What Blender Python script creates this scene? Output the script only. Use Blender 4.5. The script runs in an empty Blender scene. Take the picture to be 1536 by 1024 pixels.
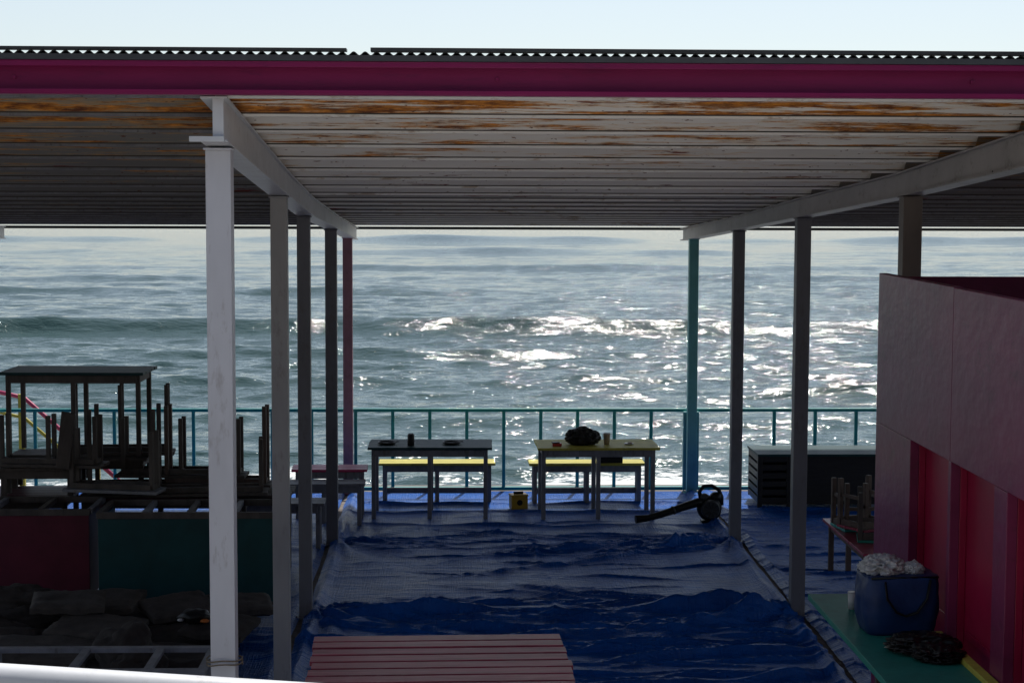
import bpy, bmesh, math, random
import numpy as np
from mathutils import Vector, Matrix, Euler, noise
random.seed(4); np.random.seed(4)
S=bpy.context.scene
S.view_settings.view_transform='Standard'; S.view_settings.look='None'; S.view_settings.exposure=0
R=math.radians
# ------------------------------------------------------------------ materials
def nt(name):
    m=bpy.data.materials.new(name); m.use_nodes=True
    return m,m.node_tree.nodes,m.node_tree.links,m.node_tree.nodes['Principled BSDF']
def mat(name,col,rough=.6,var=.25,scale=6,bump=.15,metal=0,stretch=(1,1,1),spec=.4,dirt=None,dirtamt=.5):
    m,n,l,b=nt(name)
    tc=n.new('ShaderNodeTexCoord'); mp=n.new('ShaderNodeMapping'); mp.inputs['Scale'].default_value=stretch
    l.new(tc.outputs['Object'],mp.inputs[0])
    nz=n.new('ShaderNodeTexNoise'); nz.inputs['Scale'].default_value=scale; nz.inputs['Detail'].default_value=4; nz.inputs['Roughness'].default_value=.65
    l.new(mp.outputs[0],nz.inputs[0])
    cr=n.new('ShaderNodeValToRGB'); cr.color_ramp.elements[0].position=.3; cr.color_ramp.elements[1].position=.7
    c=Vector(col)
    cr.color_ramp.elements[0].color=(*(c*(1-var)),1); cr.color_ramp.elements[1].color=(*(c*(1+var*.6)),1)
    l.new(nz.outputs[0],cr.inputs[0])
    out=cr.outputs[0]
    if dirt:
        n2=n.new('ShaderNodeTexNoise'); n2.inputs['Scale'].default_value=scale*3.1; n2.inputs['Detail'].default_value=5; n2.inputs['Roughness'].default_value=.75
        l.new(mp.outputs[0],n2.inputs[0])
        c2=n.new('ShaderNodeValToRGB'); c2.color_ramp.elements[0].position=.56; c2.color_ramp.elements[1].position=.66
        c2.color_ramp.elements[1].color=(dirtamt,)*3+(1,)
        l.new(n2.outputs[0],c2.inputs[0])
        mx=n.new('ShaderNodeMix'); mx.data_type='RGBA'; l.new(c2.outputs[0],mx.inputs[0]); l.new(out,mx.inputs[6]); mx.inputs[7].default_value=(*dirt,1)
        out=mx.outputs[2]
    l.new(out,b.inputs['Base Color'])
    b.inputs['Roughness'].default_value=rough; b.inputs['Metallic'].default_value=metal
    b.inputs['Specular IOR Level'].default_value=spec
    if bump:
        bp=n.new('ShaderNodeBump'); bp.inputs['Strength'].default_value=bump; bp.inputs['Distance'].default_value=.01
        n3=n.new('ShaderNodeTexNoise'); n3.inputs['Scale'].default_value=scale*6; n3.inputs['Detail'].default_value=2
        l.new(mp.outputs[0],n3.inputs[0]); l.new(n3.outputs[0],bp.inputs['Height']); l.new(bp.outputs[0],b.inputs['Normal'])
    return m
M={}
M['white']=mat('white_steel_paint',(.64,.66,.69),.42,.12,3,.08,dirt=(.30,.27,.24),dirtamt=.35)
M['whiteR']=mat('darker_white_beam',(.44,.43,.44),.45,.15,3,.08,dirt=(.2,.18,.16),dirtamt=.5)  # darker tone of the beam white, for the right beam
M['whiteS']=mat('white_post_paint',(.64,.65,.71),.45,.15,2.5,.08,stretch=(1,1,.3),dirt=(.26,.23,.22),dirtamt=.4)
M['greyM']=mat('light_grey_post',(.38,.38,.39),.5,.2,2.5,.08,stretch=(1,1,.3),dirt=(.2,.18,.17),dirtamt=.5)  # grey and brown tones for the posts further back
M['greyS']=mat('grey_post',(.17,.175,.20),.5,.25,2.5,.08,stretch=(1,1,.3),dirt=(.09,.08,.08),dirtamt=.5)
M['brownS']=mat('brown_post',(.22,.19,.17),.5,.25,2.5,.08,stretch=(1,1,.3),dirt=(.1,.08,.07),dirtamt=.5)
M['pinkF']=mat('magenta_fascia_paint',(.24,.006,.088),.42,.2,2,.06,stretch=(.6,1,3),dirt=(.15,.006,.07),dirtamt=.5)
M['pinkP']=mat('pink_paint',(.50,.05,.15),.45,.2,4,.1,dirt=(.3,.1,.14))
M['pinkG']=mat('faded_pink_post_paint',(.38,.19,.24),.5,.2,4,.1,dirt=(.2,.1,.12))
M['pinkD']=mat('dark_pink_panel',(.11,.009,.026),.5,.3,4,.1)
M['tealDk']=mat('deep_teal_panel',(.006,.062,.068),.5,.25,4,.1)
M['pinkW']=mat('pink_wall_paint',(.19,.024,.080),.33,.25,1.2,.4,stretch=(1,1,1.6),spec=.3,dirt=(.11,.022,.05),dirtamt=.6)
M['redD']=mat('red_door_paint',(.30,.005,.045),.4,.2,2,.12)
M['teal']=mat('teal_paint',(.02,.30,.29),.45,.2,5,.1,dirt=(.02,.15,.15))
M['tealL']=mat('pale_teal_paint',(.14,.40,.42),.5,.15,5,.1,dirt=(.1,.3,.3))
M['tealC']=mat('teal_counter_paint',(.02,.22,.18),.5,.2,5,.1,dirt=(.02,.12,.10))
M['tealD']=mat('dark_teal_top',(.014,.052,.058),.55,.3,6,.1,stretch=(1,6,1),spec=.2)
M['yel']=mat('yellow_paint',(.50,.45,.08),.55,.25,5,.1,stretch=(1,5,1),spec=.25,dirt=(.2,.18,.05))
M['yelB']=mat('yellow_plastic',(.55,.34,.03),.4,.1,5,.05)
M['leg']=mat('grey_wood_paint',(.21,.215,.24),.6,.3,7,.2,stretch=(1,1,.3),dirt=(.08,.07,.06),dirtamt=.6)
M['legD']=mat('dark_wood',(.085,.072,.065),.7,.4,7,.25,stretch=(1,1,.3),dirt=(.03,.025,.025))
M['legB']=mat('brown_wood',(.11,.075,.062),.6,.4,7,.25,stretch=(1,1,.3),dirt=(.05,.03,.025))
M['pinkT']=mat('faded_pink_planks',(.36,.060,.10),.36,.4,4,.25,stretch=(.3,6,1),spec=.25,dirt=(.45,.20,.24),dirtamt=.6)
M['black']=mat('black_plastic',(.010,.011,.012),.4,.2,6,.05,spec=.25)
M['blackR']=mat('black_rubbish_bag',(.008,.008,.009),.3,.2,6,.2,spec=.3)
M['dgrey']=mat('dark_grey_metal',(.04,.045,.05),.5,.3,6,.1)
M['ribShade']=mat('ceiling_rib_shade',(.07,.062,.055),.8,.4,6,.1,stretch=(.4,3,1))  # shade line in the rib folds, painted as a dark colour
M['whiteC']=mat('ceiling_rib_edge_light',(.86,.86,.85),.4,.1,3,.05,stretch=(.3,1,1),dirt=(.35,.22,.12),dirtamt=.7)  # lit rib edge put into the colour as a brighter lip
M['agrey']=mat('grey_edge_angle',(.07,.075,.085),.5,.2,4,.05)
M['cush']=mat('cushion_fabric',(.038,.032,.031),.9,.35,9,.3,dirt=(.018,.018,.018))
M['cush2']=mat('cushion_fabric_grey',(.068,.060,.057),.9,.35,9,.3,dirt=(.03,.03,.03))
M['blueB']=mat('blue_bag_nylon',(.006,.03,.12),.5,.25,7,.2)
M['wplast']=mat('white_plastic_bag',(.50,.51,.53),.35,.15,9,.3)
M['red']=mat('red_plastic',(.4,.02,.02),.4,.1,6,.05)
M['tan']=mat('tan_paper_cup',(.35,.27,.17),.6,.1,6,.05)
M['crate']=mat('black_slat_wood',(.015,.015,.018),.5,.3,6,.2,stretch=(1,1,5))
M['bounceG']=mat('bounce_pale_ground',(.80,.77,.71),.85,.08,1.5,.3,dirt=(.65,.62,.58))  # unseen ground made very pale to bounce light onto the ceiling
M['darkG']=mat('bounce_limit_dark',(.05,.05,.052),.9,.3,3,.4)  # dark unseen ground that keeps the bounce light narrow
M['skyBlock']=mat('sky_block_wall',(.10,.095,.09),.9,.2,1,.3)  # dark wall of the added building that blocks low sky
M['glass']=mat('window_glass',(.02,.025,.03),.1,.1,1,0)
M['deck']=mat('deck_boards',(.16,.14,.13),.8,.35,4,.3,stretch=(.4,5,1))
M['sand']=mat('beach_sand',(.20,.17,.13),.95,.3,.8,.4)
M['rope']=mat('hemp_rope',(.22,.18,.13),.9,.3,30,.4)
M['orange']=mat('orange_wrap',(.5,.15,.03),.6,.3,20,.1)
def ceilmat(name,g,rust=0.):
    m,n,l,b=nt(name)
    tc=n.new('ShaderNodeTexCoord')
    def nz(scale,stretch,detail=5,rough=.65,off=0):
        mp=n.new('ShaderNodeMapping'); mp.inputs['Scale'].default_value=stretch; mp.inputs['Location'].default_value=(off,off*.7,off*.3)
        l.new(tc.outputs['Object'],mp.inputs[0]); t=n.new('ShaderNodeTexNoise'); t.inputs['Scale'].default_value=scale
        t.inputs['Detail'].default_value=detail; t.inputs['Roughness'].default_value=rough; l.new(mp.outputs[0],t.inputs[0]); return t.outputs[0]
    def ramp(s,a,b_,ca=(0,0,0),cb=(1,1,1)):
        r=n.new('ShaderNodeValToRGB'); r.color_ramp.elements[0].position=a; r.color_ramp.elements[1].position=b_
        r.color_ramp.elements[0].color=(*ca,1); r.color_ramp.elements[1].color=(*cb,1); l.new(s,r.inputs[0]); return r.outputs[0]
    def mix(f,a,c):
        x=n.new('ShaderNodeMix'); x.data_type='RGBA'; l.new(f,x.inputs[0]); l.new(a,x.inputs[6])
        if isinstance(c,tuple): x.inputs[7].default_value=(*c,1)
        else: l.new(c,x.inputs[7])
        return x.outputs[2]
    def math_(op,a,c):
        x=n.new('ShaderNodeMath'); x.operation=op; l.new(a,x.inputs[0])
        if isinstance(c,(int,float)): x.inputs[1].default_value=c
        else: l.new(c,x.inputs[1])
        return x.outputs[0]
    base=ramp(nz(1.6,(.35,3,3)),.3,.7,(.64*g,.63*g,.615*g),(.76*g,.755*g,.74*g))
    prim=ramp(nz(1.7,(.6,5,11),7,.68,7.3),.615,.635)
    c=mix(prim,base,(.17,.025,.025))
    sep=n.new('ShaderNodeSeparateXYZ'); l.new(tc.outputs['Object'],sep.inputs[0])
    fall=n.new('ShaderNodeMapRange'); fall.inputs[1].default_value=8.2; fall.inputs[2].default_value=13; fall.inputs[3].default_value=.125+rust; fall.inputs[4].default_value=-.03
    l.new(sep.outputs[1],fall.inputs[0])
    rn=math_('ADD',nz(2.2,(.42,5.0,14),8,.78,2.1),fall.outputs[0])
    rmask=ramp(rn,.605,.645)
    rcol=ramp(nz(9,(1,3,6),5,.7),.38,.66,(.12,.03,.007),(.78,.30,.035))
    stain=ramp(rn,.56,.61); st=math_('MULTIPLY',stain,.4); c=mix(st,c,(.70,.45,.14))
    c=mix(rmask,c,rcol)
    spk=ramp(nz(30,(.6,2,2),3,.6,4),.67,.70); c=mix(spk,c,(.14,.05,.02))
    l.new(c,b.inputs['Base Color']); b.inputs['Roughness'].default_value=.5
    return m
M['ceil']=ceilmat('rusty_ceiling_lit',1.2,.01); M['ceilM']=ceilmat('rusty_ceiling_dim',.70,.02); M['ceilG']=ceilmat('rusty_ceiling_shaded',.30,.035)  # lit, dim and shaded tones of one ceiling, light put into colour
def tarpmat():
    m,n,l,b=nt('blue_tarpaulin')
    tc=n.new('ShaderNodeTexCoord')
    def nz(scale,stretch,detail=4,rough=.6):
        mp=n.new('ShaderNodeMapping'); mp.inputs['Scale'].default_value=stretch
        l.new(tc.outputs['Object'],mp.inputs[0]); t=n.new('ShaderNodeTexNoise'); t.inputs['Scale'].default_value=scale
        t.inputs['Detail'].default_value=detail; t.inputs['Roughness'].default_value=rough; l.new(mp.outputs[0],t.inputs[0]); return t.outputs[0]
    r=n.new('ShaderNodeValToRGB'); r.color_ramp.elements[0].color=(.003,.058,.28,1); r.color_ramp.elements[1].color=(.005,.105,.45,1)
    r.color_ramp.elements[0].position=.3; r.color_ramp.elements[1].position=.7
    l.new(nz(2.5,(1,1,1)),r.inputs[0]); l.new(r.outputs[0],b.inputs['Base Color'])
    b.inputs['Roughness'].default_value=.29; b.inputs['Specular IOR Level'].default_value=.13
    a=n.new('ShaderNodeMath'); a.operation='ADD'; l.new(nz(6,(.35,9,1)),a.inputs[0]); l.new(nz(6,(12,.4,1)),a.inputs[1])
    a2=n.new('ShaderNodeMath'); a2.operation='ADD'; l.new(a.outputs[0],a2.inputs[0]); l.new(nz(14,(1,2,1)),a2.inputs[1])
    bp=n.new('ShaderNodeBump'); bp.inputs['Strength'].default_value=.75; bp.inputs['Distance'].default_value=.020
    l.new(a2.outputs[0],bp.inputs['Height']); l.new(bp.outputs[0],b.inputs['Normal'])
    return m
M['tarp']=tarpmat()
def seamat():
    m,n,l,b=nt('sea_water')
    tc=n.new('ShaderNodeTexCoord')
    def nz(scale,stretch,detail=4,rough=.6,d=0):
        mp=n.new('ShaderNodeMapping'); mp.inputs['Scale'].default_value=stretch
        l.new(tc.outputs['Object'],mp.inputs[0]); t=n.new('ShaderNodeTexNoise'); t.inputs['Scale'].default_value=scale; t.inputs['Distortion'].default_value=d
        t.inputs['Detail'].default_value=detail; t.inputs['Roughness'].default_value=rough; l.new(mp.outputs[0],t.inputs[0]); return t.outputs[0]
    def bump(h,st,dist,prev=None):
        bp=n.new('ShaderNodeBump'); bp.inputs['Strength'].default_value=st; bp.inputs['Distance'].default_value=dist; l.new(h,bp.inputs['Height'])
        if prev: l.new(prev,bp.inputs['Normal'])
        return bp.outputs[0]
    n1=bump(nz(2.4,(.5,1.3,1),4,.60,.2),.9,.095)
    n2=bump(nz(9,(.8,1.2,1),2,.6),.9,.016,n1)
    l.new(n2,b.inputs['Normal'])
    b.inputs['IOR'].default_value=1.333
    sep=n.new('ShaderNodeSeparateXYZ'); l.new(tc.outputs['Object'],sep.inputs[0])
    wr=n.new('ShaderNodeMath'); wr.operation='MULTIPLY_ADD'; l.new(nz(.35,(1,.5,1),3),wr.inputs[0]); wr.inputs[1].default_value=-8; l.new(sep.outputs[1],wr.inputs[2])
    mr=n.new('ShaderNodeMapRange'); mr.inputs[1].default_value=25.8; mr.inputs[2].default_value=30.3; mr.inputs[3].default_value=.16; mr.inputs[4].default_value=-.25
    l.new(wr.outputs[0],mr.inputs[0])
    ad=n.new('ShaderNodeMath'); ad.operation='ADD'; l.new(nz(3.2,(1,1.6,1),6,.7),ad.inputs[0]); l.new(mr.outputs[0],ad.inputs[1])
    fr=n.new('ShaderNodeValToRGB'); fr.color_ramp.elements[0].position=.55; fr.color_ramp.elements[1].position=.64; l.new(ad.outputs[0],fr.inputs[0])
    wc=n.new('ShaderNodeValToRGB'); wc.color_ramp.elements[0].color=(.028,.062,.066,1); wc.color_ramp.elements[1].color=(.042,.084,.080,1); l.new(nz(.08,(1,3,1),2),wc.inputs[0])
    mx=n.new('ShaderNodeMix'); mx.data_type='RGBA'; l.new(fr.outputs[0],mx.inputs[0]); l.new(wc.outputs[0],mx.inputs[6]); mx.inputs[7].default_value=(.72,.74,.73,1)
    l.new(mx.outputs[2],b.inputs['Base Color'])
    rr=n.new('ShaderNodeMapRange'); rr.inputs[3].default_value=.055; rr.inputs[4].default_value=.7; l.new(fr.outputs[0],rr.inputs[0]); l.new(rr.outputs[0],b.inputs['Roughness'])
    return m
M['sea']=seamat()
# ------------------------------------------------------------------ mesh builder
class B:
    def __init__(s,name,loc=(0,0,0),rz=0,rot=None):
        s.name=name; s.bm=bmesh.new(); s.mats=[]; s.loc=loc; s.rot=rot if rot else (0,0,rz)
    def mi(s,k):
        if k not in s.mats: s.mats.append(k)
        return s.mats.index(k)
    def box(s,x0,x1,y0,y1,z0,z1,k,rot=None):
        c=Vector(((x0+x1)/2,(y0+y1)/2,(z0+z1)/2)); mt=Matrix.Translation(c)
        if rot: mt=mt@Euler(rot).to_matrix().to_4x4()
        mt=mt@Matrix.Diagonal((abs(x1-x0),abs(y1-y0),abs(z1-z0),1))
        r=bmesh.ops.create_cube(s.bm,size=1,matrix=mt); i=s.mi(k)
        for f in {f for v in r['verts'] for f in v.link_faces}: f.material_index=i
    def cyl(s,p,r0,r1,h,k,seg=20,rot=None):
        mt=Matrix.Translation(Vector(p)+(Vector((0,0,h/2)) if not rot else Vector()))
        if rot: mt=mt@Euler(rot).to_matrix().to_4x4()
        r=bmesh.ops.create_cone(s.bm,cap_ends=True,segments=seg,radius1=r0,radius2=r1,depth=h,matrix=mt); i=s.mi(k)
        for f in {f for v in r['verts'] for f in v.link_faces}: f.material_index=i; f.smooth=len(f.verts)==4
    def tube(s,pts,rad,k,seg=10,flat=1.0):
        pts=[Vector(p) for p in pts]; i=s.mi(k); rings=[]
        if not hasattr(rad,'__len__'): rad=[rad]*len(pts)
        up=Vector((0,0,1)); pn=None
        for j,p in enumerate(pts):
            t=(pts[min(j+1,len(pts)-1)]-pts[max(j-1,0)]).normalized()
            if pn is None:
                a=t.cross(up); a=a if a.length>.05 else t.cross(Vector((0,1,0))); a.normalize()
            else:
                a=(pn-t*pn.dot(t)).normalized()
            pn=a; b2=t.cross(a)
            rings.append([s.bm.verts.new(p+a*math.cos(q)*rad[j]+b2*math.sin(q)*rad[j]*flat) for q in [2*math.pi*w/seg for w in range(seg)]])
        for A,C in zip(rings,rings[1:]):
            for w in range(seg):
                f=s.bm.faces.new((A[w],A[(w+1)%seg],C[(w+1)%seg],C[w])); f.material_index=i; f.smooth=True
        for rg in (rings[0][::-1],rings[-1]):
            f=s.bm.faces.new(rg); f.material_index=i
    def blob(s,c,sc,k,amp=.2,freq=3,sub=4,seed=0,sharp=False,flatz=None):
        r=bmesh.ops.create_icosphere(s.bm,subdivisions=sub,radius=1); i=s.mi(k); c=Vector(c)
        for v in r['verts']:
            q=v.co*freq+Vector((seed*7.1,seed*3.3,seed))
            d=noise.fractal(q,1,2,4); 
            if sharp: d=-abs(d)*1.6+.4
            v.co=v.co*(1+amp*d); v.co=Vector((v.co.x*sc[0],v.co.y*sc[1],v.co.z*sc[2]))
            if flatz is not None: v.co.z=max(v.co.z,flatz)
            v.co+=c
        for f in {f for v in r['verts'] for f in v.link_faces}: f.material_index=i; f.smooth=True
    def done(s,bevel=0,seg=2):
        me=bpy.data.meshes.new(s.name); bmesh.ops.recalc_face_normals(s.bm,faces=s.bm.faces); s.bm.to_mesh(me); s.bm.free()
        for k in s.mats: me.materials.append(M[k])
        o=bpy.data.objects.new(s.name,me); S.collection.objects.link(o); o.location=s.loc; o.rotation_euler=s.rot
        if bevel:
            b=o.modifiers.new('bevel','BEVEL'); b.width=bevel; b.segments=seg; b.limit_method='ANGLE'
        return o
def npmesh(name,V,F,k,smooth=True):
    me=bpy.data.meshes.new(name); me.vertices.add(len(V)); me.vertices.foreach_set('co',V.astype(np.float32).ravel())
    me.loops.add(F.size); me.loops.foreach_set('vertex_index',F.astype(np.int32).ravel())
    me.polygons.add(len(F)); me.polygons.foreach_set('loop_start',np.arange(0,F.size,F.shape[1],dtype=np.int32)); me.polygons.foreach_set('loop_total',np.full(len(F),F.shape[1],dtype=np.int32))
    me.polygons.foreach_set('use_smooth',np.full(len(F),smooth)); me.update(calc_edges=True); me.validate()
    me.materials.append(M[k]); o=bpy.data.objects.new(name,me); S.collection.objects.link(o); return o
def gridF(nr,nc):
    i=np.arange(nr-1)[:,None]*nc+np.arange(nc-1)[None,:]; i=i.ravel()
    return np.stack([i,i+1,i+nc+1,i+nc],1)
# ------------------------------------------------------------------ sea / ground
yy=1/np.linspace(1/24.5,1/260,950); yy=np.concatenate([yy,np.geomspace(265,6000,60)])
tt=np.linspace(-.62,.72,460)
Y=np.repeat(yy[:,None],len(tt),1); X=Y*tt[None,:]
Z=np.zeros_like(X)
rs=np.random.RandomState(3)
mod=1+.22*np.sin(X*.11+1.3*np.sin(Y*.05))*np.sin(Y*.13+1.1*np.sin(X*.07))
sp=Y*Y*3.9e-5
for i in range(80):
    lam=rs.uniform(.5,1.4) if i<36 else (rs.uniform(1.3,3.0) if i<66 else rs.uniform(3,7))
    th=rs.normal(0,.5); k=2*math.pi/lam; ph=rs.uniform(0,6.28)
    a=.0046*lam**.70*(.6 if i>=66 else 1)
    u=X*math.sin(th)*k+Y*math.cos(th)*k+ph+.8*np.sin(X*.31+ph*3)+.5*np.sin(Y*.21+ph)
    Z+=a*(np.sin(u)+.3*np.cos(2*u))*np.clip((lam/sp-3)/3,0,1)*mod
def mean(X,s): return .9*np.sin(X*.07+s)+.5*np.sin(X*.19+s*2.3)+.25*np.sin(X*.5+s*1.7)+.12*np.sin(X*1.3+s)
for (yc,A,w,s,xa,xb,va) in [(63,.55,1.2,1.0,-99,99,.08),(88,.26,1.5,3.1,-60,40,.4),(47.5,.24,.9,5.2,-40,8,.4),(43,.42,.8,2.2,8,40,.3),(118,.34,2.0,4.4,-99,99,.4),(150,.36,3,.4,-99,99,.4),(76,.18,1.1,6.1,-99,99,.4),(38,.18,.8,1.9,-30,30,.4),(54,.18,1.0,2.9,-30,60,.4),(34,.16,.7,3.9,-30,30,.4),(103,.25,1.8,1.7,-99,99,.4),(190,.5,4,2.6,-150,150,.4)]:
    d=(Y-yc-mean(X,s)*(.6 if yc==63 else 1)); d=np.where(d<0,d/(w*.7),d/(w*1.9))
    amp=A*(1-va+va*np.sin(X*.11+s*3)+.5*va*np.sin(X*.37+s))
    amp*=1/(1+np.exp(-(X-xa)/2))*1/(1+np.exp((X-xb)/2))
    Z+=amp*np.exp(-d*d)
sea=npmesh('sea',np.stack([X,Y,Z-1.8],2).reshape(-1,3),gridF(*X.shape),'sea')
gy=np.array([-300,-5,19.6,22,26,40,200,6500.]); gz=np.array([-1.2,-1.2,-1.2,-1.35,-1.75,-3.2,-9,-30.]); gx=np.array([-5500,-60,-10,0,10,60,5500.])
GX,GY=np.meshgrid(gx,gy); GZ=np.repeat(gz[:,None],len(gx),1)
npmesh('ground',np.stack([GX,GY,GZ],2).reshape(-1,3),gridF(*GX.shape),'sand',False)
# ------------------------------------------------------------------ unseen bounce ground and sky block
b=B('bounce_terrace'); b.box(-2.0,4.0,-4,7.6,-1.19,-.012,'bounceG'); b.done(.01)  # out of view, sized and brightened to throw light up under the roof
b=B('bounce_limit_ground'); b.box(-9,-2.003,-4,7.6,-1.19,-.014,'darkG'); b.box(4.003,10,-4,7.6,-1.19,-.014,'darkG'); b.done(.01)  # added dark flanks, out of view, so side bays get less bounce
b=B('sky_block_building'); b.box(-16,18,-12,-7,-1.19,8.5,'skyBlock'); b.box(-16.2,18.2,-12.2,-6.8,8.51,8.8,'skyBlock')  # added out of view behind the camera to block low sky light
for x in range(-14,18,3):
    for z in (.6,3.6,6.3): b.box(x,x+1.5,-6.99,-6.95,z,z+1.4,'glass'); b.box(x-.08,x+1.58,-6.99,-6.9,z-.12,z-.003,'leg')
b.done()
b=B('wooden_deck')
y=7.61
while y<19.2:
    b.box(-8,9,y,y+.142,-.05,-.006,'deck'); y+=.148
for x in range(-8,10,2):
    for yq in (8,11.5,15,18.9): b.box(x-.06,x+.06,yq-.06,yq+.06,-1.3,-.05,'deck')
for yq in (8,11.5,15,18.9): b.box(-8,9,yq-.04,yq+.04,-.2,-.051,'deck')
b.done()
# ------------------------------------------------------------------ tarps
def tarp(name,x0,x1,y0,y1,nx,ny,zb,pins,ridges,amp,seed,edge=0):
    xs=np.linspace(x0,x1,nx); ys=np.linspace(y0,y1,ny)
    YY,XX=np.meshgrid(ys,xs,indexing='ij'); ZR=np.zeros_like(XX)
    for (px,py,ex,ey,A,wd) in ridges:
        dx,dy=ex-px,ey-py; L=math.hypot(dx,dy); ux,uy=dx/L,dy/L
        t=(XX-px)*ux+(YY-py)*uy; s_=-(XX-px)*uy+(YY-py)*ux
        ph=px*3+py*5+ex*7+ey
        s_=s_+.06*np.sin(t*1.7+ph)+.03*np.sin(t*4.3+ph*2)+.012*np.sin(t*11+ph*3)
        env=np.clip((t+.05)/.3,0,1)*np.clip((L-t)/.7,0,1)
        a=A*(.7+.3*np.sin(t*2.6+ph*1.3)+.2*np.sin(t*6.1+ph))
        pr_=np.where(s_<0,np.exp(-(np.abs(s_)/(wd*.6))**1.3),np.exp(-(np.abs(s_)/(wd*1.5))**1.5))
        ZR+=a*env*pr_
    V=[]
    for iy,y in enumerate(ys):
        for ix,x in enumerate(xs):
            w=noise.noise(Vector((x*.5,y*.5,seed)))
            a1=noise.fractal(Vector((x*.5+seed,(y+.25*w)*4.2,seed)),.8,2,4)
            mask=.3+.7*max(0,min(1,.5+1.8*noise.noise(Vector((x*.35,y*.45,seed+9)))))
            z=amp*mask*max(0,a1+.1)**1.2
            z+=amp*.20*noise.noise(Vector((x*6,y*7,seed)))
            z+=ZR[iy,ix]
            for (px,py) in pins:
                dx,dy=x-px,y-py; r=math.hypot(dx,dy*.6)
                if r<1.6:
                    ang=math.atan2(dy,dx)
                    z+=.035*math.exp(-r/.55)*max(0,math.sin(ang*9+noise.noise(Vector((r*2,px,py)))*2))*min(1,r/.12)
            if edge: 
                dxe=min(x-x0,x1-x); z+=edge*math.exp(-((dxe-.07)/.045)**2)*(.7+.6*noise.noise(Vector((y*2.2,x0,1))))
            V.append((x+.02*noise.noise(Vector((y*1.5,x0,3))),y+.05*noise.noise(Vector((x*1.5,y0,7))),zb+max(z,0)))
    o=npmesh(name,np.array(V),gridF(ny,nx),'tarp'); return o
rid=[(-1.05,13.15,2.95,13.35,.09,.07),(2.9,13.2,-1.3,12.95,.04,.04),(-1.0,13.0,2.9,12.4,.05,.045),(2.55,13.2,-.2,12.2,.05,.045),(-1.0,11.6,2.9,12.1,.06,.05),(-.1,11.2,2.9,11.5,.06,.05),(-1.2,12.5,1.6,12.0,.05,.04),
 (-1.0,16.95,2.9,16.75,.03,.04),(.75,16.6,.78,10,.018,.018),(-1.1,17.5,2.9,17.6,.03,.04),(-1.1,18.1,2.9,18.0,.03,.04)]
rr_=random.Random(11)
def fan(px,py,sgn,n,a0,a1,L0,L1,A0,A1,w0,w1,sp_=.25):
    for k_ in range(n):
        a_=rr_.uniform(a0,a1); L_=rr_.uniform(L0,L1)
        rid.append((px,py+rr_.uniform(-sp_,sp_),px+sgn*L_*math.cos(a_),py+L_*math.sin(a_)*.9,rr_.uniform(A0,A1),rr_.uniform(w0,w1)))
fan(2.55,16.0,-1,26,-.6,.30,1.2,3.4,.014,.032,.014,.028)
fan(2.55,13.2,-1,28,-.65,.65,1.2,3.4,.016,.038,.016,.034)
fan(-1.05,13.2,1,14,-.6,.6,.8,2.2,.012,.03,.016,.035)
fan(-1.05,16.0,1,12,-.6,.5,.8,2.2,.010,.024,.014,.03)
for k_ in range(36):
    x_=rr_.uniform(-1.0,1.4); y_=rr_.uniform(10.8,13.2); L_=rr_.uniform(.9,2.2); rid.append((x_,y_,x_+L_,y_+rr_.uniform(-.25,.25),rr_.uniform(.014,.036),rr_.uniform(.016,.034)))
for k_ in range(20):
    x_=rr_.uniform(-1.0,1.4); y_=rr_.uniform(13.4,17); L_=rr_.uniform(.9,2.2); rid.append((x_,y_,x_+L_,y_+rr_.uniform(-.3,.3),rr_.uniform(.008,.020),rr_.uniform(.012,.022)))
tarp('blue_tarp',-1.12,2.62,9.2,18.8,200,720,.004,[(-1.05,13.2),(2.55,13.2),(-1.05,16),(2.55,16)],rid,.014,1.3,.06)
rid2=[(2.55,y,5,y+random.uniform(-.3,.3),.022,.03) for y in np.arange(11,18,.22)]
tarp('blue_tarp',2.66,5.6,9,18.8,80,460,.003,[],rid2,.014,5.1,.04)
tarp('blue_tarp',-5.6,-1.16,9,18.8,80,240,.003,[],[(-4,12.1,-1.0,12.4,.05,.06),(-4,11.3,-1.0,11.0,.05,.06)],.03,8.1,.05)
# ------------------------------------------------------------------ roof
PY=[8.15,11.26,13.2,16.0,19.5]
PT=[3.64,3.335,3.17,3.0,2.83]
PB=[3.43,3.178,3.026,2.874,2.69]
XR=[3.13,2.87,2.62,2.60,2.54]
ct=lambda y: float(np.interp(y,PY,PT))
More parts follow.
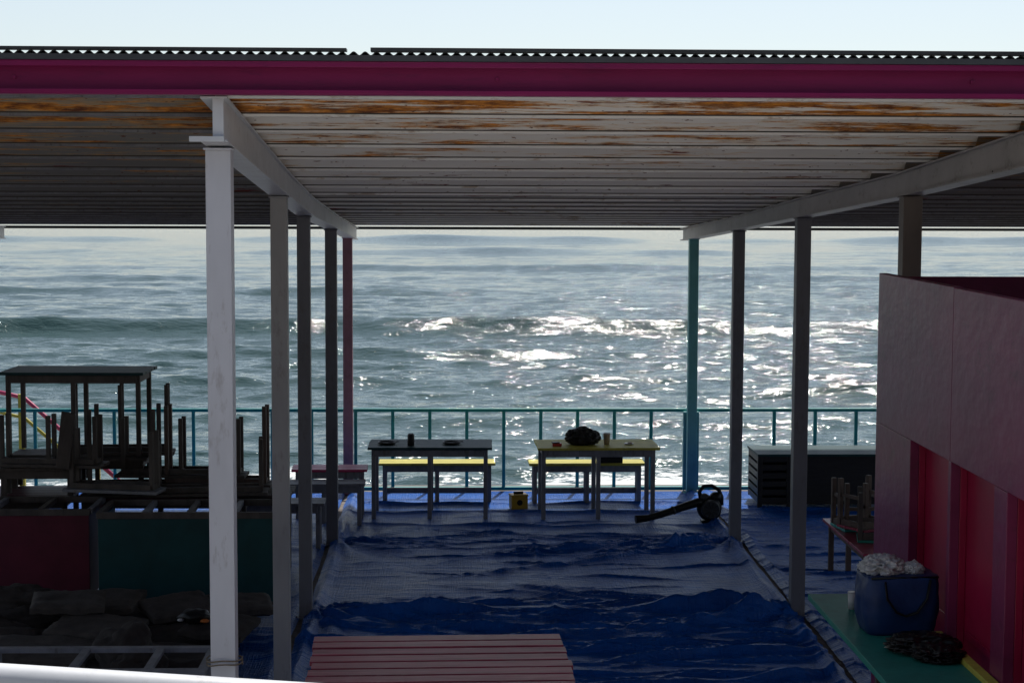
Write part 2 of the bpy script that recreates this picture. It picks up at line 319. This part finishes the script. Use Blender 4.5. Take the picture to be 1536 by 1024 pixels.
# ribbed sheet: raised pans, with a folded lip at each lower rib (fold above the lip painted dark as shade, lip painted bright as lit)
pr=[]; y=8.24; P=.6; mk=[]
while y<19.5:
    pr+= [(y-.003,.019),(y,.011),(y+.001,0),(y+.018,0),(y+.022,.016),(y+.085,.016),(y+.11,.10),(y+.53,.10)]; mk+=[2,1,1,2,0,0,0,0]; y+=P
pairs=[(a,h,m_) for (a,h),m_ in zip(pr,mk) if a<19.5]
mk=[p[2] for p in pairs]; pr=[(p[0],ct(p[0])+.004+p[1]) for p in pairs]
n_=len(pr); F=np.array([(i,i+1,n_+i+1,n_+i) for i in range(n_-1)])
xr=lambda y: float(np.interp(y,PY,XR))
for fa,fb,k in((lambda y:-7,lambda y:-1.101,'ceilG'),(lambda y:-1.099,lambda y:xr(y)-.001,'ceil'),(lambda y:xr(y)+.001,lambda y:8,'ceilG')):  # side bays take the shaded tone, the centre the lit one
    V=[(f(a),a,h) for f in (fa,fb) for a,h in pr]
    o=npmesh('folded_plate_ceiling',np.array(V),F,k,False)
    o.data.materials.append(M['whiteC' if k=='ceil' else 'leg']); o.data.materials.append(M['ribShade']); o.data.materials.append(M['ceilM' if k=='ceil' else 'ceilG'])
    mi_=np.array(mk[:n_-1],dtype=np.int32); ya=np.array([p[0] for p in pr[:n_-1]]); mi_[(mi_==0)&(ya>13.2)]=3  # rear pans switch to the dim tone, a painted fall-off of light
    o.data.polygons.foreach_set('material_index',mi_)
    so=o.modifiers.new('s','SOLIDIFY'); so.thickness=.004; so.offset=1
def corr(x0,x1):
    xs=np.arange(x0,x1,.0065); zc=.0085*np.sin(xs*2*math.pi/.052); rows=[8.13,8.6]+PY[1:]
    V=[(x,yr+ (0 if yr<19 else .1),ct(yr)+.19+z) for yr in rows for x,z in zip(xs,zc)]
    o=npmesh('corrugated_roof_sheet',np.array(V),gridF(len(rows),len(xs)),'dgrey',True)
    s=o.modifiers.new('s','SOLIDIFY'); s.thickness=.003; s.offset=0
corr(-7,8)
b=B('roof_edge_flashing'); 
b.box(-7,-.487,8.11,8.19,3.841,3.854,'dgrey',rot=(0,.0003,0)); b.box(-.378,8,8.11,8.19,3.839,3.856,'dgrey')
b.box(-7,8,8.125,8.165,3.796,3.823,'agrey'); b.box(-7,8,8.165,8.22,3.796,3.802,'agrey'); b.done(.001)
b=B('magenta_fascia_beam')
b.box(-7,8,8.19,8.2,3.641,3.794,'pinkF'); b.box(-7,8,8.13,8.19,3.788,3.794,'pinkF'); b.box(-7,8,8.13,8.19,3.641,3.647,'pinkF')
b.box(-7,8,8.13,8.134,3.768,3.788,'pinkF'); b.box(-7,8,8.13,8.134,3.647,3.664,'pinkF'); 
for x in np.arange(-6.4,8,2.2): b.cyl((x,8.183,3.72),.009,.009,.012,'pinkF',8,rot=(R(90),0,0))
b.done(.0015)
b=B('rear_eave_trim'); b.box(-7,8,19.50,19.52,2.80,2.83,'dgrey'); b.done(.002)
def beam(name,XS,yend=19.3,bracket=False,mk_='white'):
    b=B(name)
    n=len(PY); i=b.mi(mk_)
    def strip(xa,xb,za,zb):
        vs=[]
        for j in range(n):
            yb=PY[j] if j else 8.2
            if j==n-1: yb=yend
            x=XS[j]; t,bt=PT[j],PB[j]
            z0=za(t,bt); z1=zb(t,bt)
            vs.append([b.bm.verts.new((x+p,yb,q)) for p,q in ((xa,z0),(xb,z0),(xb,z1),(xa,z1))])
        for A,C in zip(vs,vs[1:]):
            for w in range(4):
                f=b.bm.faces.new((A[w],A[(w+1)%4],C[(w+1)%4],C[w])); f.material_index=i
        for e in (vs[0],vs[-1][::-1]): b.bm.faces.new(e).material_index=i
    strip(-.062,.062,lambda t,q:q,lambda t,q:q+.01)
    strip(-.062,.062,lambda t,q:t-.012,lambda t,q:t-.002)
    strip(-.03 if XS[0]>0 else -.006,.044,lambda t,q:q+.0101,lambda t,q:t-.0121)
    if bracket: b.box(XS[0]-.11,XS[0]+.05,8.17,8.199,3.43,3.455,'white')
    b.done(.0015)
beam('white_roof_beam',[-1.10]*5,bracket=True); beam('white_roof_beam',XR,mk_='whiteR')
beam('white_roof_beam',[-4.9]*5); beam('white_roof_beam',[6.5]*5)
pb=lambda y: float(np.interp(y,PY,PB))
def post(name,x,y,w,k,k2=None):
    b=B(name,(x,y,0)); h=pb(y)
    b.box(-w/2,w/2,-w/2,w/2,0,h-.012,k)
    b.box(-w/2-.008,w/2+.008,-w/2-.02,w/2+.02,h-.0118,h-.0015,k); b.box(-w/2-.03,w/2+.03,-w/2-.03,w/2+.03,.0,.012,k)
    for sx in(-1,1):
        for sy in(-1,1): b.cyl((sx*(w/2+.018),sy*(w/2+.018),.012),.007,.007,.012,k,6)
    b.done(.006,3)
for y,w,k in((8.42,.118,'whiteS'),(11.26,.104,'greyM'),(13.2,.096,'greyS'),(15.98,.104,'greyS')): post('white_steel_post' if y<12 else 'grey_steel_post',-1.105-(.01 if y==13.2 else 0),y,w,k)  # posts toned darker from front to back
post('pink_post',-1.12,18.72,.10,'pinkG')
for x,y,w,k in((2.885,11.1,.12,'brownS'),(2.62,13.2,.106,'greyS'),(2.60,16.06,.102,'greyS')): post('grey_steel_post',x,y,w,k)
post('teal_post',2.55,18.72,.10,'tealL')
post('white_steel_post',-4.9,18.7,.1,'whiteS'); post('white_steel_post',-4.9,13.2,.1,'whiteS'); post('white_steel_post',6.5,18.7,.1,'whiteS'); post('white_steel_post',6.5,13.2,.1,'whiteS')
b=B('rope_tie')
b.tube([(-1.105+.086*math.cos(a),8.42+.086*math.sin(a),.93+.018*a/6.28+.006*math.sin(a*3)) for a in np.linspace(0,12.6,40)],.004,'rope',6); b.done()
b=B('ceiling_hook'); b.tube([(3.02,9.7,3.46),(3.02,9.7,3.36),(3.0,9.7,3.32),(2.97,9.7,3.33)],.006,'dgrey',6); b.done()
# ------------------------------------------------------------------ railing
b=B('teal_railing')
b.box(-5.5,7,18.835,18.875,.862,.898,'teal'); b.box(-5.5,7,18.83,18.88,.012,.05,'teal')
for x in list(np.arange(-1.05,2.5,.3975)): b.box(x-.018,x+.018,18.838,18.872,.05,.862,'teal')
for x in np.arange(-5.3,-1.2,.42): b.box(x-.018,x+.018,18.838,18.872,.05,.862,'teal')
for x in np.arange(3.02,7,.445): b.box(x-.018,x+.018,18.838,18.872,.05,.862,'teal')
b.box(2.47,2.64,18.78,18.83,.02,.87,'tealL'); b.box(-1.18,-1.08,18.78,18.832,.02,.87,'pinkG')
b.done(.004)
b=B('beach_stair_handrail')
b.tube([(-5.3,20.2,.95),(-4.9,20.2,.86),(-4.3,20.2,.32),(-3.7,20.2,-.22)],.025,'pinkP',8); b.tube([(-5.3,20.2,.72),(-4.9,20.2,.63),(-4.3,20.2,.1)],.02,'yel',8)
b.box(-4.96,-4.9,20.17,20.23,-1.3,.9,'yel'); b.box(-4.1,-4.05,20.17,20.23,-1.4,.12,'yel'); b.done()
# ------------------------------------------------------------------ furniture
def table(name,x,y,z,w=1.23,d=.62,h=.72,rz=0,top='tealD',leg='leg',flip=False,planks=5,midleg=True,lowrail=False,lt=.042,gap=.003,ap=.07,tilt=0,under=None):
    b=B(name,(x,y,z+(h if flip else 0)),rot=((math.pi if flip else 0)+tilt,0,rz))
    pw=d/planks
    for i in range(planks):
        j=random.uniform(-.004,.004)*(3 if under else 1); jz=random.uniform(-.003,.003) if under else 0
        b.box(-w/2+j,w/2+j,-d/2+i*pw+gap,-d/2+(i+1)*pw-gap,h-.025+jz,h+jz,top)
    if under: b.box(-w/2+.015,w/2-.012,-d/2+.02,d/2-.02,h-.0515,h-.029,under)
    xi=w/2-.06; yi=d/2-.05; o_=.023 if under else 0
    for sy in(-1,1): b.box(-xi,xi,sy*yi-.012,sy*yi+.012,h-.026-ap-o_,h-.0295-o_,leg)
    xs=[-xi,xi]+([0] if midleg else [])
    for xx in xs:
        b.box(xx-.012,xx+.012,-yi+.013,yi-.013,h-.022-ap-o_,h-.0295-o_,leg)
        for sy in(-1,1):
            b.box(xx-lt/2,xx+lt/2,sy*(yi-.02)-lt/2,sy*(yi-.02)+lt/2,0,h-.0297-o_,leg)
        if lowrail: b.box(xx-.011,xx+.011,-yi+.02,yi-.02,h*.22,h*.22+.05,leg)
    if lowrail: b.box(-xi,xi,-.011,.011,h*.22+.001,h*.22+.06,leg)
    return b.done(.003)
table('picnic_table',-.23,17.45,0,1.22,.6,.72,R(-1),'tealD')
table('picnic_table',1.42,17.42,0,1.20,.62,.72,R(1),'yel')
table('bench',-.17,18.18,0,1.2,.3,.43,R(0),'yel',planks=2,lowrail=True)
table('bench',1.38,18.15,0,1.2,.3,.43,R(1),'yel',planks=2,lowrail=True)
table('pink_plank_table',-.07,9.18,0,1.38,1.25,.72,R(1.5),'pinkT',planks=9,gap=.012,under='redD')
# left stacks
table('bench',-1.22,17.35,0,.74,.34,.5,0,'pinkP',planks=2)
table('bench',-1.25,16.95,0,.8,.3,.42,R(2),'leg',planks=2)
table('bench',-1.56,15.72,0,.82,.32,.45,R(1),'leg',planks=2)
table('picnic_table',-3.75,14.75,0,1.2,.62,.70,R(1),'pinkD','legD')
table('picnic_table',-2.5,14.75,0,1.2,.62,.70,R(-1),'pinkD','legD')
table('bench',-1.6,14.8,0,.5,.5,.70,0,'legD','legD',midleg=False)
table('bench',-3.7,14.6,.705,1.2,.3,.24,R(1),'legD','legD',planks=2)
table('bench',-3.7,14.98,.705,1.2,.3,.24,R(-1),'legD','legD',planks=2)
table('picnic_table',-3.22,15.25,.96,1.22,.6,.72,R(-1.5),'tealD','legD',lt=.038)
table('picnic_table',-3.2,15.2,.705,1.2,.6,.25,R(1),'legD','legD')
table('picnic_table',-2.47,14.65,.71,1.15,.55,.72,R(3),'legD','legD',flip=True,lt=.036,ap=.05)
table('bench',-3.3,14.5,.96,.9,.28,.42,R(-7),'legD','legD',flip=True,planks=2,lt=.034,ap=.045)
table('bench',-2.3,14.95,.80,1.1,.28,.50,R(-3),'legD','legD',flip=True,planks=2,lt=.034,ap=.045)
table('bench',-2.0,14.45,.73,.95,.28,.46,R(5),'legD','legD',flip=True,planks=2,lt=.034,ap=.045,midleg=False)
table('bench',-2.0,14.9,.73,.95,.28,.68,R(-4),'legD','legB',flip=True,planks=2,lt=.034,ap=.045,midleg=False)
table('bench',-2.85,15.15,.96,.9,.28,.60,R(4),'legD','legD',flip=True,planks=2,lt=.034,ap=.045)
table('bench',-2.75,14.3,.78,.8,.26,.5,R(-12),'leg','legD',flip=True,planks=2,lt=.034,ap=.045,midleg=False)
b=B('leaning_board',(-3.13,14.25,1.2),rot=(R(10),R(9),0)); b.box(-.055,.055,-.012,.012,-.24,.24,'legD'); b.box(-.05,.05,.0125,.03,.12,.2,'legD'); b.done(.003)
def counter(name,x0,x1,y0,y1,h,k):
    b=B(name); b.box(x0,x1,y0,y0+.02,.04,h-.05,k); b.box(x0,x0+.02,y0+.021,y1,.04,h-.05,k); b.box(x1-.02,x1,y0+.021,y1,.04,h-.05,k)
    b.box(x0-.01,x1+.01,y0-.01,y0+.03,h-.0499,h,'legD'); b.box(x0-.01,x1+.01,y1-.03,y1,h-.0499,h,'legD')
    nn=max(2,int((x1-x0)/.3))
    for i in range(nn+1):
        xx=x0+(x1-x0)*i/nn; b.box(xx-.02,xx+.02,y0+.031,y1-.031,h-.045,h-.004,'leg' if i%2 else 'legD')
    for xx in (x0+.03,x1-.03): b.box(xx-.025,xx+.025,y0+.0205,y0+.07,0,h-.0505,'legD')
    b.box(x0+.03,x1-.03,y0+.05,y1-.03,.1,.12,'legD'); b.done(.003)
counter('teal_counter',-2.74,-1.36,13.55,14.15,.74,'tealDk')
counter('pink_counter',-4.0,-2.84,13.7,14.3,.74,'pinkD')
def cushion(x,y,z,w,d,h,rz,k,tilt=0):
    bm2=B('floor_cushion',(x,y,z),rot=(R(tilt),R(random.uniform(-3,3)),rz)); i=bm2.mi(k)
    sd=random.random()*20; N=16
    top=[];bot=[]
    for a in range(N+1):
        for c in range(N+1):
            u=a/N*2-1; v=c/N*2-1; e=(1-abs(u)**8)*(1-abs(v)**8); e=e**.5
            nn=.014*noise.noise(Vector((u*2+sd,v*2,sd)))+.008*noise.noise(Vector((u*6+sd,v*5,sd)))
            top.append(bm2.bm.verts.new((u*w/2,v*d/2,h/2*(.45+.55*e)+nn))); bot.append(bm2.bm.verts.new((u*w/2,v*d/2,-h/2*(.45+.55*e)+nn)))
    q=lambda L,a,c:L[a*(N+1)+c]
    for a in range(N):
        for c in range(N):
            for L in(top,bot):
                f=bm2.bm.faces.new((q(L,a,c),q(L,a+1,c),q(L,a+1,c+1),q(L,a,c+1))); f.smooth=True
    for a in range(N):
        for (A1,A2) in(((a,0),(a+1,0)),((a,N),(a+1,N)),((0,a),(0,a+1)),((N,a),(N,a+1))):
            bm2.bm.faces.new((q(top,*A1),q(top,*A2),q(bot,*A2),q(bot,*A1)))
    bm2.done()
for (x,y,z,w,d,h,rz,k,t) in [(-2.6,12.9,.06,.75,.5,.09,.05,'cush2',3),(-1.95,12.9,.06,.6,.55,.09,-.1,'cush',0),(-2.55,12.2,.08,.72,.5,.09,.1,'cush2',4),(-2.62,12.75,.22,.68,.45,.09,-.08,'cush2',5),
  (-1.85,12.3,.08,.6,.5,.09,.3,'cush',5),(-2.75,11.6,.16,.75,.5,.09,-.05,'cush2',4),(-2.1,11.75,.08,.65,.5,.09,-.4,'cush',4),(-1.7,11.6,.10,.5,.5,.09,.15,'cush',0),(-2.6,11.3,.06,.7,.5,.09,.2,'cush2',0),(-2.0,12.7,.2,.5,.4,.08,.5,'cush2',8),(-1.6,12.95,.16,.5,.4,.08,.2,'cush2',4),(-1.62,12.1,.2,.45,.45,.08,-.2,'cush',4),(-2.45,12.0,.22,.6,.42,.08,-.2,'cush2',6),(-2.7,12.3,.33,.5,.4,.08,.15,'cush2',5)]:
    cushion(x,y,z,w,d,h,rz,k,t)
b=B('grey_sack'); b.blob((-2.12,11.35,.2),(.2,.22,.2),'cush',.35,1.8,4,2,flatz=-.2); b.blob((-2.0,11.1,.16),(.18,.18,.14),'cush',.35,2,4,5,flatz=-.15); b.done()
b=B('rolled_blankets'); 
for i,(x,y,z) in enumerate([(-3.2,12.9,.12),(-3.1,12.5,.14),(-3.15,12.7,.26),(-3.25,12.2,.15),(-3.0,12.0,.12)]): b.blob((x,y,z),(.28,.15,.11),'cush',.3,2.2,4,i,flatz=-.11)
b.done()
b=B('snack_litter'); b.blob((-1.78,12.05,.29),(.11,.09,.05),'black',.3,3,3,3); b.blob((-1.7,11.95,.28),(.03,.025,.012),'orange',.4,4,3,6); b.blob((-1.87,11.98,.28),(.02,.02,.01),'wplast',.4,4,3,7); b.done()
b=B('white_table_frame',(-2.15,10.5,.0))
for yq in(-.26,.26): b.box(-.7,.7,yq-.03,yq+.03,.38,.41,'leg')
for xq in(-.67,-.1,.35,.67): b.box(xq-.025,xq+.025,-.229,.229,.381,.408,'leg')
for xq in(-.65,.65):
    for yq in(-.24,.24): b.box(xq-.025,xq+.025,yq-.025,yq+.025,0,.379,'leg')
b.done(.003)
b=B('white_pipe_handrail')
b.tube([(x,4.1,2.0525-(x+1.05)*.070) for x in np.linspace(-2.5,.2,12)],.045,'white',20)
b.tube([(-2.0,4.14,-.01),(-2.0,4.14,2.05)],.03,'white',14); b.tube([(.1,4.14,-.01),(.1,4.14,1.94)],.03,'white',14); b.done()
# ------------------------------------------------------------------ table items
b=B('black_drink_can',(-.42,17.3,.72)); b.cyl((0,0,0),.034,.034,.105,'black'); b.cyl((0,0,.105),.034,.027,.012,'dgrey'); b.cyl((0,0,.117),.024,.024,.003,'dgrey'); b.done(.002)
for x in(-.66,-.02):
    b=B('ashtray',(x,17.4,.72)); b.cyl((0,0,0),.06,.09,.012,'black'); 
    b.tube([(.085*math.cos(a),.085*math.sin(a),.018) for a in np.linspace(0,2*math.pi,25)],.008,'black',8)
    b.tube([(.02,0,.02),(.12,.01,.025)],.006,'leg',6); b.done()
b=B('black_bag',(1.28,17.35,.72))
b.blob((0,0,.075),(.165,.11,.09),'blackR',.35,2.2,5,3,True,-.075); b.blob((-.1,.02,.07),(.07,.07,.07),'blackR',.35,3,4,4,flatz=-.06); b.tube([(-.07,0,.12),(-.04,0,.17),(.03,0,.175),(.07,0,.13)],.012,'blackR',8); b.done()
b=B('red_tobacco_box',(1.02,17.25,.72)); b.box(-.045,.045,-.03,.03,0,.03,'red'); b.box(-.05,.02,-.035,.02,.0302,.042,'black',rot=(0,0,.4)); b.done(.003)
b=B('paper_cup',(1.52,17.35,.72)); b.cyl((0,0,0),.026,.036,.11,'tan'); b.tube([(.036*math.cos(a),.036*math.sin(a),.111) for a in np.linspace(0,2*math.pi,20)],.003,'wplast',6); b.done()
b=B('small_dish',(1.74,17.35,.72)); b.cyl((0,0,0),.035,.05,.014,'wplast'); b.cyl((0.01,0,.0145),.025,.02,.01,'tan'); b.done(.002)
b=B('dark_satchel',(1.62,18.1,.43)); b.box(-.12,.12,-.08,.08,-.0,.11,'black',rot=(0,0,.1)); b.box(-.125,.125,-.085,-.06,.05,.112,'black',rot=(.1,0,.1)); b.tube([(-.1,0,.1),(-.05,-.02,.15),(.06,-.02,.15),(.1,0,.1)],.008,'black',8); b.done(.02,3)
b=B('yellow_tape_box',(.66,17.75,.01),rz=.2); b.box(-.085,.085,-.06,.06,0,.13,'yelB'); b.box(-.09,.09,-.065,.065,.1302,.15,'yelB'); b.cyl((-.0,-.061,.07),.03,.03,.01,'black',16,rot=(R(90),0,0)); b.box(-.05,.05,-.01,.01,.151,.175,'black'); b.done(.008,3)
b=B('leaf_blower',(2.50,17.0,.015))
b.blob((0.0,0,.13),(.125,.10,.125),'black',.06,1.5,4,2,flatz=-.12); b.cyl((0,-.095,.13),.095,.08,.05,'dgrey',28,rot=(R(90),0,0))
for q in range(10):
    a=q*math.pi/5; b.box(.05*math.cos(a)-.03,.05*math.cos(a)+.03,-.127,-.12,.127+.05*math.sin(a),.133+.05*math.sin(a),'black',rot=(0,-a,0))
b.tube([(-.085,0,.21),(-.10,0,.29),(-.06,0,.345),(.02,0,.35),(.09,0,.31),(.115,0,.24),(.11,0,.16)],[.02,.02,.019,.018,.02,.024,.03],'black',12)
b.blob((.06,0,.24),(.06,.06,.05),'black',.1,2,3,5); b.blob((-.05,0,.235),(.05,.05,.04),'dgrey',.1,2,3,6)
b.tube([(-.05,-.02,.17),(-.12,-.03,.19),(-.24,-.06,.16),(-.36,-.09,.125),(-.5,-.12,.085),(-.62,-.15,.06),(-.74,-.17,.05)],[.045,.045,.04,.036,.034,.032,.04],'black',16)
b.tube([(-.355,-.088,.127),(-.37,-.092,.122)],.043,'dgrey',16)
b.box(-.08,.1,-.06,.06,-.015,.012,'black'); b.done()
b=B('black_slatted_storage_bench')
b.box(3.1,4.75,17.75,18.4,.535,.56,'tealD')
b.box(3.45,4.72,17.80,17.82,.04,.534,'crate')
for x in(3.13,3.43,4.7): b.box(x-.025,x+.025,17.77,17.799,0,.534,'crate')
for z in np.arange(.05,.5,.085): b.box(3.155,3.405,17.775,17.795,z,z+.06,'crate')
for z in np.arange(.05,.5,.085): b.box(3.11,3.13,17.8,18.35,z,z+.06,'crate')
b.box(3.11,4.72,18.36,18.38,.04,.534,'crate'); b.box(3.14,4.7,17.83,18.35,.03,.05,'crate'); b.done(.003)
table('bench',3.36,14.05,0,.42,1.5,.45,0,'pinkT','legB',planks=3,midleg=True)
def chair(name,x,y,z,rz,flip,k,k2):
    b=B(name,(x,y,z+(.40 if flip else 0)),rot=(math.pi if flip else 0,0,rz)); w=.17
    for i in range(3): b.box(-w,w,-w+i*.114,-w+i*.114+.108,.38,.40,k2)
    for sx in(-1,1):
        for sy in(-1,1): b.box(sx*.15-.018,sx*.15+.018,sy*.15-.018,sy*.15+.018,0,.3795,k)
        b.box(sx*.15-.010,sx*.15+.010,-.131,.131,.33,.379,k); b.box(sx*.15-.009,sx*.15+.009,-.131,.131,.12,.15,k)
    for sy in(-1,1): b.box(-.131,.131,sy*.15-.010,sy*.15+.010,.32,.378,k)
    b.box(-.131,.131,.14,.16,.2,.23,k)
    b.done(.003)
chair('wooden_chair',3.34,14.35,.452,.15,True,'legB','teal'); chair('wooden_chair',3.40,13.85,.452,-.2,True,'legD','tealC'); chair('wooden_chair',3.36,14.1,.50,.5,True,'legB','pinkT')
# ------------------------------------------------------------------ pink shed
b=B('pink_shed')
X0=2.56; H=2.73; Yf=10.55
def wallseg(y0,y1,z0,z1,x=X0,k='pinkW'): b.box(x,x+.05,y0,y1,z0,z1,k)
doors=[(8.98,9.74),(8.2,8.93),(7.2,8.0)]
wallseg(9.74,Yf,0,1.83); wallseg(8.93,8.98,0,1.83); wallseg(8.0,8.2,0,1.83); wallseg(6.2,7.2,0,1.83)
wallseg(8.955,Yf,1.832,H); wallseg(6.2,8.952,1.832,H-.004)
for a,c in doors:
    b.box(X0+.09,X0+.11,a-.02,c+.02,0,1.84,'redD')
    b.box(X0+.051,X0+.089,a-.02,a-.001,0,1.83,'redD'); b.box(X0+.051,X0+.089,c+.001,c+.02,0,1.83,'redD'); b.box(X0+.051,X0+.089,a-.02,c+.02,1.833,1.855,'redD')
    b.box(X0+.082,X0+.0895,a+.05,c-.05,.92,.96,'redD')
b.box(X0+.051,5.2,Yf-.04,Yf,0,H-.02,'pinkW'); b.box(5.15,5.2,6.2,Yf-.041,0,H,'pinkW'); b.box(X0+.051,5.2,6.2,6.24,0,H-.02,'pinkW')
b.box(X0+.052,5.15,6.25,Yf-.041,2.5,2.52,'dgrey')
b.box(X0-.006,X0-.0005,6.2,Yf,.0,.06,'pinkW')
b.done(.004)
b=B('teal_shelf_counter'); b.box(2.05,2.55,6.3,10.0,.865,.90,'tealC'); b.box(2.50,2.552,6.3,9.0,.901,.93,'yel')
for y in(6.6,8.2,9.7): b.box(2.38,2.42,y-.02,y+.02,0,.864,'legD'); b.box(2.12,2.54,y+.021,y+.05,.8,.864,'legD')
b.done(.003)
b=B('blue_cooler_bag',(2.35,9.15,.902),rz=.05)
bm=b.bm; i=b.mi('blueB')
r=bmesh.ops.create_cube(bm,size=1); bmesh.ops.subdivide_edges(bm,edges=bm.edges[:],cuts=12,use_grid_fill=True)
for v in bm.verts:
    z=v.co.z+.5; w=1+.10*math.sin(z*math.pi)+.06*z; nn=.06*noise.fractal(v.co*3,1,2,3)
    rr=(1-.12*max(0,abs(v.co.x*2)**6)*abs(v.co.y*2)**6)
    v.co=Vector((v.co.x*.36*w*rr*(1+nn),v.co.y*.26*w*rr*(1+nn),z*.31+.5*nn*.2))
for f in bm.faces: f.smooth=True; f.material_index=i
b.tube([(-.11,-.155,.29),(-.10,-.163,.2),(-.05,-.165,.13),(.0,-.165,.11),(.06,-.165,.13),(.11,-.163,.2),(.13,-.155,.30)],.010,'black',8,.5)
b.tube([(-.18,-.135,.305),(.18,-.135,.308)],.006,'black',6); b.done()
b=B('white_plastic_bag',(2.27,9.15,1.225)); b.blob((.0,0,.015),(.11,.09,.06),'wplast',.6,2.4,5,3,True); b.blob((.15,-.02,.0),(.06,.05,.04),'wplast',.6,2.6,5,8,True); b.tube([(.13,0,.02),(.17,0,.05),(.205,0,.02)],.01,'wplast',8,.4); b.done()
b=B('black_bin_liner',(2.37,8.7,.93)); b.blob((0,0,.01),(.17,.14,.05),'blackR',.5,2,5,6,True,-.028); b.blob((.04,-.17,-.0),(.12,.1,.04),'blackR',.5,2.5,5,7,True,-.028); b.done()
b=B('white_cup',(2.22,9.62,.901)); b.cyl((0,0,0),.02,.024,.09,'wplast'); b.cyl((0,0,.0901),.025,.024,.008,'wplast'); b.done()
# ------------------------------------------------------------------ world / sun / camera
el,az=R(57),R(14)
W=bpy.data.worlds.new('World'); S.world=W; W.use_nodes=True; n=W.node_tree.nodes; l=W.node_tree.links
sk=n.new('ShaderNodeTexSky'); sk.sky_type='NISHITA'; sk.sun_disc=False; sk.sun_elevation=el; sk.sun_rotation=az; sk.dust_density=.5; sk.air_density=1.0; sk.ozone_density=2
hs=n.new('ShaderNodeHueSaturation'); hs.inputs['Saturation'].default_value=.62; l.new(sk.outputs[0],hs.inputs['Color'])
l.new(hs.outputs[0],n['Background'].inputs[0]); n['Background'].inputs[1].default_value=.115
d=Vector((math.sin(az)*math.cos(el),math.cos(az)*math.cos(el),math.sin(el)))
L=bpy.data.lights.new('sun','SUN'); L.energy=5; L.angle=R(.5); L.color=(1,.95,.88); lo=bpy.data.objects.new('sun',L); S.collection.objects.link(lo); lo.rotation_euler=d.to_track_quat('Z','Y').to_euler(); lo.location=(5,30,30)
cam=bpy.data.cameras.new('camera'); cam.sensor_width=36; cam.lens=62.1; cam.clip_end=20000; cam.clip_start=.05
co=bpy.data.objects.new('camera',cam); S.collection.objects.link(co); co.location=(0,0,3.2)
co.rotation_euler=(Matrix.Rotation(R(-1.9),3,'Z')@Matrix.Rotation(R(90-4.79),3,'X')@Matrix.Rotation(R(.2),3,'Z')).to_euler()
S.camera=co
